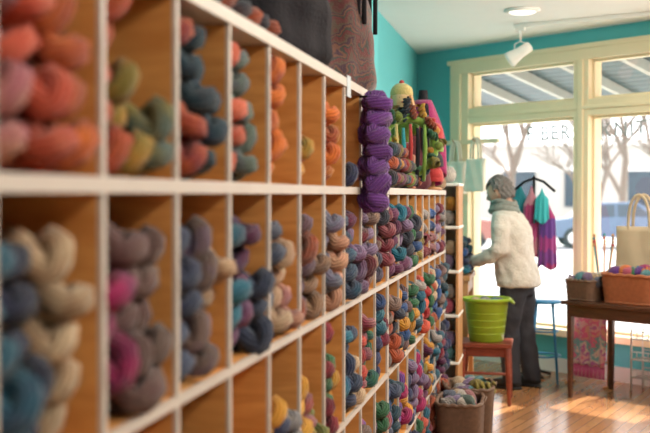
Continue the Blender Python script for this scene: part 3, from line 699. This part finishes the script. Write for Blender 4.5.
o=b.obj('face',hd)
b=B(); M_eye=nmat('eye_white',(.8,.8,.78),.2); M_iris=nmat('iris',(.06,.09,.1),.2); M_lip=nmat('lip',(.5,.16,.14),.5)
for sg in (-1,1):
    b.ell((sg*.030,.083,.012),(.0125,.011,.008),M_eye,14,10); b.ell((sg*.030,.0925,.012),(.005,.003,.005),M_iris,10,8)
    b.tube([(sg*(.018+.006*i),.094-.002*abs(i-1.5),.030+.003*math.sin(i)) for i in range(5)],.0025,M_hair,6)
b.tube([(-.022,.088,-.052),(-.01,.095,-.050),(0,.097,-.052),(.01,.095,-.050),(.022,.088,-.052)],[.002,.0045,.005,.0045,.002],M_lip,8)
b.obj('features',hd)
b=B(); seg,rings=96,60; vs=[];keep=[]
for i in range(rings+1):
    ph=math.pi*i/rings
    for k in range(seg):
        th=2*math.pi*k/seg; p=Vector((math.sin(ph)*math.cos(th),math.sin(ph)*math.sin(th),math.cos(ph)))
        lock=.035*math.sin(th*17+3*math.sin(ph*5))+.03*noise.noise(p*5)+.02*math.sin(ph*23+th*4)
        q=1+lock+(.06 if p.y<0 else 0)
        vs.append((p.x*.090*q,(p.y*.110*q-.010),p.z*.126*q+.008)); keep.append(not((p.y>.28+.0*p.x and p.z<.42+.35*abs(p.x)-.0) or p.z<-.62 or (abs(p.x)>.75 and p.y>-.08 and p.z<.12) or (p.y>.05 and p.z<-.15)))
fs=[]
for i in range(rings):
    for k in range(seg):
        f=(i*seg+k,(i+1)*seg+k,(i+1)*seg+(k+1)%seg,i*seg+(k+1)%seg)
        if all(keep[j] for j in f): fs.append(f)
b.add(vs,fs,M_hair,True); o=b.obj('hair',hd); m=o.modifiers.new('s','SOLIDIFY'); m.thickness=.014; m.offset=-1
b=B()
for j,(r,z,t_) in enumerate(((.082,1.435,.026),(.092,1.405,.028),(.078,1.46,.02))):
    b.tube([(r*math.cos(q*.2244)*1.05,.108+r*math.sin(q*.2244)*.95+.012*math.sin(q*.2244),z+.012*math.sin(q*.45+j)) for q in range(28)],t_,M_scarfg,10,closed=True)
b.obj('cowl_scarf',woman)
def hand(name,wr,dirv,mirror):
    b=B(); d=Vector(dirv).normalized(); x=d.cross(Vector((0,0,1))).normalized()*mirror; z=Vector((0,0,1)); z=(z-d*z.dot(d)).normalized()
    M4=Matrix(((x.x,d.x,z.x,wr[0]),(x.y,d.y,z.y,wr[1]),(x.z,d.z,z.z,wr[2]),(0,0,0,1))); b.M=M4
    b.tube([(0,-.05,0),(0,0,0),(0,.03,.0),(0,.065,0),(0,.088,-.003)],[(.024,.022),(.027,.019),(.038,.016),(.041,.015),(.038,.012)],M_skin,16)
    for bx_,l,r in ((-.031,.056,.0078),(-.0105,.070,.0086),(.0105,.076,.009),(.031,.068,.0086)):
        pts=[(bx_,.070,0)]; y,zz,a=.085,-.002,-.25
        pts.append((bx_*1.05,y,zz))
        for f in (.45,.32,.23):
            y+=l*f*math.cos(a); zz+=l*f*math.sin(a); pts.append((bx_*1.1,y,zz)); a-=.5
        b.tube(pts,[r,r*1.05,r,r*.95,r*.8],M_skin,10)
    b.tube([(.022,.015,-.004),(.043,.035,-.010),(.055,.058,-.020),(.052,.080,-.032)],[.014,.011,.0098,.0085],M_skin,10)
    o=b.obj(name,woman); r=o.modifiers.new('r','REMESH'); r.mode='VOXEL'; r.voxel_size=.0035; r.use_smooth_shade=True
    s=o.modifiers.new('s','SMOOTH'); s.factor=.5; s.iterations=2
hand('hand_left',(-.168,.33,.995),(.2,.9,-.12),1)
hand('hand_right',(.135,.375,1.005),(-.2,.9,-.12),-1)
# ------------------------------------------------ outside
M_asph=nmat('pale_asphalt',(.48,.48,.48),.9,noise_amt=.15,nscale=1)
b=B(); b.M=WM; b.box(-60,70,.16,2.6,-.14,-.02,nmat('sidewalk_concrete',(.6,.58,.55),.9)); b.obj('sidewalk')
b=B(); b.M=WM; b.box(-60,90,2.6,95,-.3,-.151,M_asph); b.obj('street')
M_aw=nmat('corrugated_metal',(.16,.175,.19),.5,.2)
b=B(); b.M=WM
b.grid(lambda u,v:(-2+9*u,.16+1.75*v,3.0-.48*v+.016*math.sin(v*2*math.pi*17)),4,204,M_aw,False)
M_raf=nmat('rafter_wood',(.42,.40,.36),.7)
for i in range(13):
    x=-1.8+.68*i+.25; b.add([(x,.16,2.97),(x+.06,.16,2.97),(x+.06,1.9,2.51),(x,1.9,2.51),(x,.16,2.85),(x+.06,.16,2.85),(x+.06,1.9,2.43),(x,1.9,2.43)],[(0,3,2,1),(4,5,6,7),(0,1,5,4),(1,2,6,5),(2,3,7,6),(3,0,4,7)],M_raf)
b.box(-2,7,1.86,1.92,2.46,2.55,M_white)
for x in (-1.9,6.9): b.box(x,x+.1,1.80,1.90,-.02,2.46,M_white)
b.obj('awning')
M_bark=nmat('bark',(.20,.15,.12),.9)
def tree(x,y,h,seed):
    r=random.Random(seed); b=B()
    def br(p,d,l,rad,dep):
        q=p+d*l*.5+Vector((r.uniform(-.06,.06),r.uniform(-.06,.06),0))*l; e=p+d*l
        b.tube([p,q,e],[rad,rad*.85,rad*.68],M_bark,6 if dep>2 else 4,cap=False)
        if dep==0: return
        for i in range(3 if dep>1 else 4):
            nd=(d+Vector((r.uniform(-.8,.8),r.uniform(-.8,.8),r.uniform(-.15,.5)))).normalized(); br(e if i else q,nd,l*r.uniform(.62,.84),rad*.62,dep-1)
    br(Vector((x,y,-.15)),Vector((0,0,1)),h*.26,h*.015,5); b.obj('bare_tree')
for i,(x,y,h) in enumerate([(1.0,22,5.5),(2.7,26,6.5),(4.5,22,6),(7.4,31,9),(-1.2,42,11),(3.2,46,12),(10.5,44,12),(5.6,46,12)]): tree(x,y,h,i+3)
M_tire=nmat('tire',(.03,.03,.03),.8); M_cg=nmat('car_glass',(.05,.06,.08),.1)
def car(x,y,a,col):
    m=nmat('car_paint',col,.25,.3); b=B(); b.M=T(x,y,-.149,a)
    prof=[(-2.2,.35),(-2.25,.6),(-2.1,.88),(-1.5,.95),(-.9,1.42),(.55,1.45),(1.2,1.0),(2.0,.88),(2.2,.62),(2.2,.35)]
    vs=[];n=len(prof)
    for s_,w in ((-1,.86),(1,.86)):
        for px,pz in prof: vs.append((px,s_*(w-(.18 if pz>1.1 else 0)),pz))
    fs=[tuple(range(n)),tuple(n+i for i in range(n))[::-1]]+[(i,n+i,n+(i+1)%n,(i+1)%n) for i in range(n)]
    b.add(vs,fs,m)
    for s_ in (-1,1):
        b.add([(-1.3,s_*.87,1.0),(-.85,s_*.74,1.34),(-.15,s_*.74,1.38),(-.15,s_*.87,1.0)],[(0,1,2,3)],M_cg); b.add([(-.07,s_*.87,1.0),(-.07,s_*.74,1.38),(.5,s_*.74,1.38),(1.02,s_*.87,1.0)],[(0,1,2,3)],M_cg)
        for wx in (-1.4,1.4):
            b.tube([(wx,s_*.66,.33),(wx,s_*.88,.33)],.33,M_tire,20); b.tube([(wx,s_*.88,.33),(wx,s_*.89,.33)],.19,M_steel,14)
    b.add([(-1.46,-.78,.99),(-.93,-.64,1.40),(-.93,.64,1.40),(-1.46,.78,.99)],[(0,1,2,3)],M_cg)
    bevel(b.obj('parked_car'),.06,3)
car(2.2,36,.1,(.12,.16,.24)); car(7.4,36,.1,(.16,.17,.20)); car(-3.5,34,.0,(.3,.12,.1)); car(13,36,0,(.10,.14,.24))
M_br=nmat('brick_facade',(.46,.42,.38),.9); b=B()
b.box(-16,40,70,78,-.15,4.6,M_br); b.box(-16.3,40.3,69.8,78,4.6,5.0,M_white)
for i in range(14): b.box(-14+3.8*i,-12+3.8*i,69.9,70,.8,3,M_cg); b.box(-14.2+3.8*i,-11.8+3.8*i,69.85,70,3,3.3,M_white)
b.obj('storefront_building')
# ------------------------------------------------ light
w=bpy.data.worlds.new('World'); scene.world=w; w.use_nodes=True; nt=w.node_tree; bg=nt.nodes['Background']; bg.inputs[0].default_value=(.95,.97,1,1); bg.inputs[1].default_value=3.9
def area(name,loc,rot,sx,sy,e,col=(1,.92,.80)):
    l=bpy.data.lights.new(name,'AREA'); l.shape='RECTANGLE'; l.size=sx; l.size_y=sy; l.energy=e; l.color=col
    o=bpy.data.objects.new(name,l); COL.objects.link(o); o.location=loc; o.rotation_euler=rot; return o
for i,(y,e) in enumerate(((.3,50),(2.6,68),(4.9,84),(7.0,98))):
    area('ceiling_panel_lamp',(1.1,y,CE-.06),(0,math.radians(32),0),.6,1.5,e)
l=bpy.data.lights.new('sun','SUN'); l.energy=15; l.angle=.02; l.color=(1,.90,.74); o=bpy.data.objects.new('sun',l); COL.objects.link(o); o.rotation_euler=Vector((.45,.72,.52)).to_track_quat('Z','Y').to_euler()
# ------------------------------------------------ camera
c=bpy.data.cameras.new('camera'); co=bpy.data.objects.new('camera',c); COL.objects.link(co); co.location=(0,0,1.52)
co.rotation_euler=(math.radians(90-1.12),0,math.radians(11.31)); c.lens=60.9; c.sensor_width=36; c.clip_start=.05; c.clip_end=300
c.dof.use_dof=True; c.dof.focus_distance=5.0; c.dof.aperture_fstop=2.9
scene.camera=co
